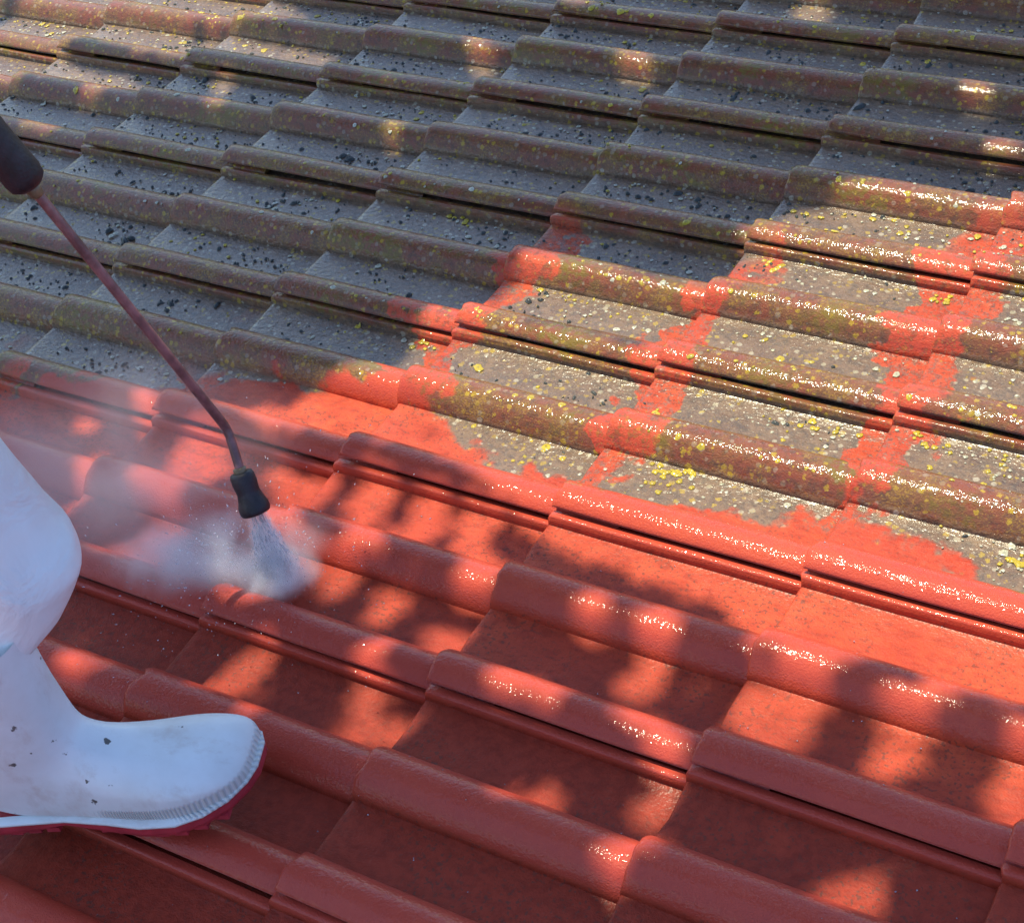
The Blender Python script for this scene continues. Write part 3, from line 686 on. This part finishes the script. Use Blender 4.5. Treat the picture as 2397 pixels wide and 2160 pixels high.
# gloved hands closed round the lance
m_glove = simple('blue_glove', (.03, .05, .12), .6, .4, 30, .2, 120, .0008)
for hp, sgn in ((hR, -1), (hL, 1)):
    ax = g; ou = np.cross(ax, UPR)*sgn; ou /= np.linalg.norm(ou); u2 = np.cross(ou, ax)
    R_ = .030; bmx = bmesh.new(); lay = bmx.verts.layers.skin.verify()
    def chain(pts, rad, root=False):
        pr = None
        for i, (p_, r_) in enumerate(zip(pts, rad)):
            vv = bmx.verts.new(p_); vv[lay].radius = (r_, r_); vv[lay].use_root = (i == 0)
            if pr: bmx.edges.new((pr, vv))
            pr = vv
    chain([hp+ou*.055, hp+ou*.034, hp+ou*.032+ax*.02], [.024, .030, .026])
    for f_, (s0, l_) in enumerate(((-.033, .9), (-.011, 1.0), (.011, 1.05), (.033, .95))):
        c_ = hp+ax*s0
        chain([c_+R_*(ou*math.cos(a*l_)+u2*math.sin(a*l_)) for a in (.1, .9, 1.7, 2.5, 3.2)], [.0105, .010, .0095, .009, .008])
    chain([hp+ax*.03+R_*(ou*math.cos(a)-u2*math.sin(a))+ax*.02*a for a in (.1, .8, 1.5, 2.1)], [.013, .0115, .0105, .009])
    hme = bpy.data.meshes.new('hand'); bmx.to_mesh(hme); bmx.free(); hme.materials.append(m_glove)
    ho = link(bpy.data.objects.new('hand', hme), person)
    ho.modifiers.new('skin', 'SKIN').use_smooth_shade = True; s_ = ho.modifiers.new('sub', 'SUBSURF'); s_.levels = s_.render_levels = 1

# ------------------------------------------------------------------ the water
hit = on_roof(655, 1345, .01); jd = hit-tip; jl = np.linalg.norm(jd); jd /= jl
water = empty('water_spray', mw=M)
tag(water, 'white jet of water and drifting mist blasting from the lance nozzle onto the tiles', 'water spray')
ja = np.cross(jd, [0, 0, 1.0]); ja /= np.linalg.norm(ja); jb = np.cross(jd, ja)
def vol_mat(name, dens, col, nscale, lo, hi, axis=None):
    t = NT(name); co = t.n('TexCoord').outputs['Object']; gen = t.n('TexCoord').outputs['Generated']
    c_ = t.n('VectorMath', {0: gen, 1: (.5, .5, .5)}, operation='SUBTRACT').outputs[0]
    r_ = t.mul(t.n('VectorMath', {0: c_}, operation='LENGTH').outputs['Value'], 2.0)
    fall = t.smooth(r_, .15, .98, 1, 0)
    d_ = t.mul(t.mul(t.smooth(t.noise(co, nscale, 4, .6, .6), lo, hi), fall), dens)
    nd_ = t.n('VolumePrincipled', {'Color': col, 'Density': d_, 'Anisotropy': .2}); t.t.links.new(nd_.outputs[0], t.out.inputs['Volume'])
    return t.m
def ellipsoid(name, c_, ax3, rad, mat, parent):
    V, F = [], []
    nu, nv = 20, 12
    for i in range(nv+1):
        th_ = math.pi*i/nv
        for k_ in range(nu):
            ph_ = 2*math.pi*k_/nu
            V.append((rad[0]*math.sin(th_)*math.cos(ph_), rad[1]*math.sin(th_)*math.sin(ph_), rad[2]*math.cos(th_)))
    for i in range(nv):
        for k_ in range(nu): F.append((i*nu+k_, (i+1)*nu+k_, (i+1)*nu+(k_+1) % nu, i*nu+(k_+1) % nu))
    o = mesh_obj(name, V, F, mat, parent)
    m4 = Matrix.Identity(4)
    for i in range(3):
        for j in range(3): m4[i][j] = ax3[j][i]
        m4[i][3] = c_[i]
    o.matrix_local = m4
    return o
# jet: a fan-shaped body of fine water
t = NT('jet_water'); co = t.n('TexCoord').outputs['Object']
jx, jy, jz = t.sep(co)[:3]; sz = t.math('DIVIDE', jz, jl)
rx_ = t.math('DIVIDE', jx, t.add(.016, t.mul(sz, .018))); ry_ = t.math('DIVIDE', jy, t.add(.010, t.mul(sz, .012)))
rr_ = t.math('SQRT', t.add(t.mul(rx_, rx_), t.mul(ry_, ry_)))
st = t.noise(t.scale(co, (170, 170, 22)), 1.0, 3, .6)
den = t.mul(t.mul(t.smooth(st, .25, .70, .35, 1.0), t.smooth(rr_, .25, 1.0, 1.0, 0.0)), t.smooth(sz, 0, .9, 110, 260))
nd_ = t.n('VolumePrincipled', {'Color': (.97, .97, 1, 1), 'Density': den, 'Anisotropy': .1}); t.t.links.new(nd_.outputs[0], t.out.inputs['Volume'])
V, F = [], []
seg = 20
for s in np.linspace(0, 1, 10):
    wa = .016+.018*s; wb_ = .010+.012*s
    for k_ in range(seg):
        a = 2*math.pi*k_/seg; wob = 1+.05*mnoise.noise((math.cos(a)*2, math.sin(a)*2, s*7))*s*2
        V.append((wa*math.cos(a)*wob, wb_*math.sin(a)*wob, s*jl*1.0))
for i in range(9):
    for k_ in range(seg): F.append((i*seg+k_, i*seg+(k_+1) % seg, (i+1)*seg+(k_+1) % seg, (i+1)*seg+k_))
F.append(tuple(range(seg))[::-1]); F.append(tuple(9*seg+k_ for k_ in range(seg)))
wide = AR-jd*np.dot(AR, jd); wide /= np.linalg.norm(wide); thin = np.cross(jd, wide)
jm = Matrix.Identity(4)
for i in range(3): jm[i][0] = wide[i]; jm[i][1] = thin[i]; jm[i][2] = jd[i]; jm[i][3] = tip[i]
jet = mesh_obj('jet', V, F, t.m, water); jet.matrix_local = jm
# mist
m_mist = vol_mat('spray_mist', 48.0, (.95, .95, 1, 1), 11, .30, .70)
m_thin = vol_mat('thin_mist', 5.0, (.93, .93, 1, 1), 6, .28, .72)
I3 = [np.array([1., 0, 0]), np.array([0, 1., 0]), np.array([0, 0, 1.])]
il = np.array([AR[0], AR[1], 0]); il /= np.linalg.norm(il); iu = np.cross([0, 0, 1.0], il); FR = [il, iu, np.array([0, 0, 1.])]
ellipsoid('mist', on_roof(495, 1290, .045), FR, (.17, .075, .055), m_mist, water)
ellipsoid('mist', on_roof(640, 1345, .022), FR, (.070, .055, .032), vol_mat('splash_mist', 150.0, (.96, .97, 1, 1), 26, .30, .70), water)
ellipsoid('mist', on_roof(250, 1080, .12), FR, (.30, .22, .13), m_thin, water)
# droplets
t = NT('water_drop'); t.bsdf(Base_Color=(.9, .93, 1, 1), Roughness=.05, Transmission_Weight=.75, IOR=1.33); m_drop = t.m
V, F = [], []
oct_f = [(0, 2, 4), (2, 1, 4), (1, 3, 4), (3, 0, 4), (2, 0, 5), (1, 2, 5), (3, 1, 5), (0, 3, 5)]
def drop(p_, r_, d_, el):
    d_ = d_/np.linalg.norm(d_); a = np.cross(d_, [.3, .5, .8]); a /= np.linalg.norm(a); b = np.cross(d_, a); o_ = len(V)
    V.extend([p_+a*r_, p_-a*r_, p_+b*r_, p_-b*r_, p_+d_*r_*el, p_-d_*r_*el]); F.extend([tuple(o_+i for i in ff) for ff in oct_f])
for i in range(500):
    s = random.random()**.7; a = random.uniform(-1, 1); b = random.uniform(-1, 1)
    drop(tip+jd*jl*s+wide*a*(.006+.026*s)+thin*b*(.004+.012*s), random.uniform(.0004, .0010), jd+wide*a*.2, random.uniform(3, 8))
for i in range(650):
    an = random.uniform(0, 2*math.pi); r_ = abs(random.gauss(0, .10)); up_ = abs(random.gauss(0, .045))*(1-min(r_, .2)*2)
    bias = -il*.10*random.random()
    d_ = np.array([math.cos(an), math.sin(an), .6])
    drop(hit+d_*[1, 1, 0]*r_+bias+np.array([0, 0, .012+up_]), random.uniform(.0004, .0011), d_, random.uniform(1, 3))
mesh_obj('droplets', V, F, m_drop, water)
# loose beads of water lying on the washed tiles
V, F = [], []
for i in range(420):
    X_, Y_ = random.uniform(-1.0, .9), random.uniform(-.75, .35)
    if Y_ > y_bound(X_)+.02 or not (.01 < X_ % GAUGE < GAUGE-.01) or (Y_ % TW) < .011: continue
    drop(np.array([X_, Y_, float(surf(X_, Y_))+.0004]), random.uniform(.0005, .0013), np.array([0, 0, 1.]), .7)
tag(mesh_obj('water_beads', V, F, m_drop, roof), kind='stuff')
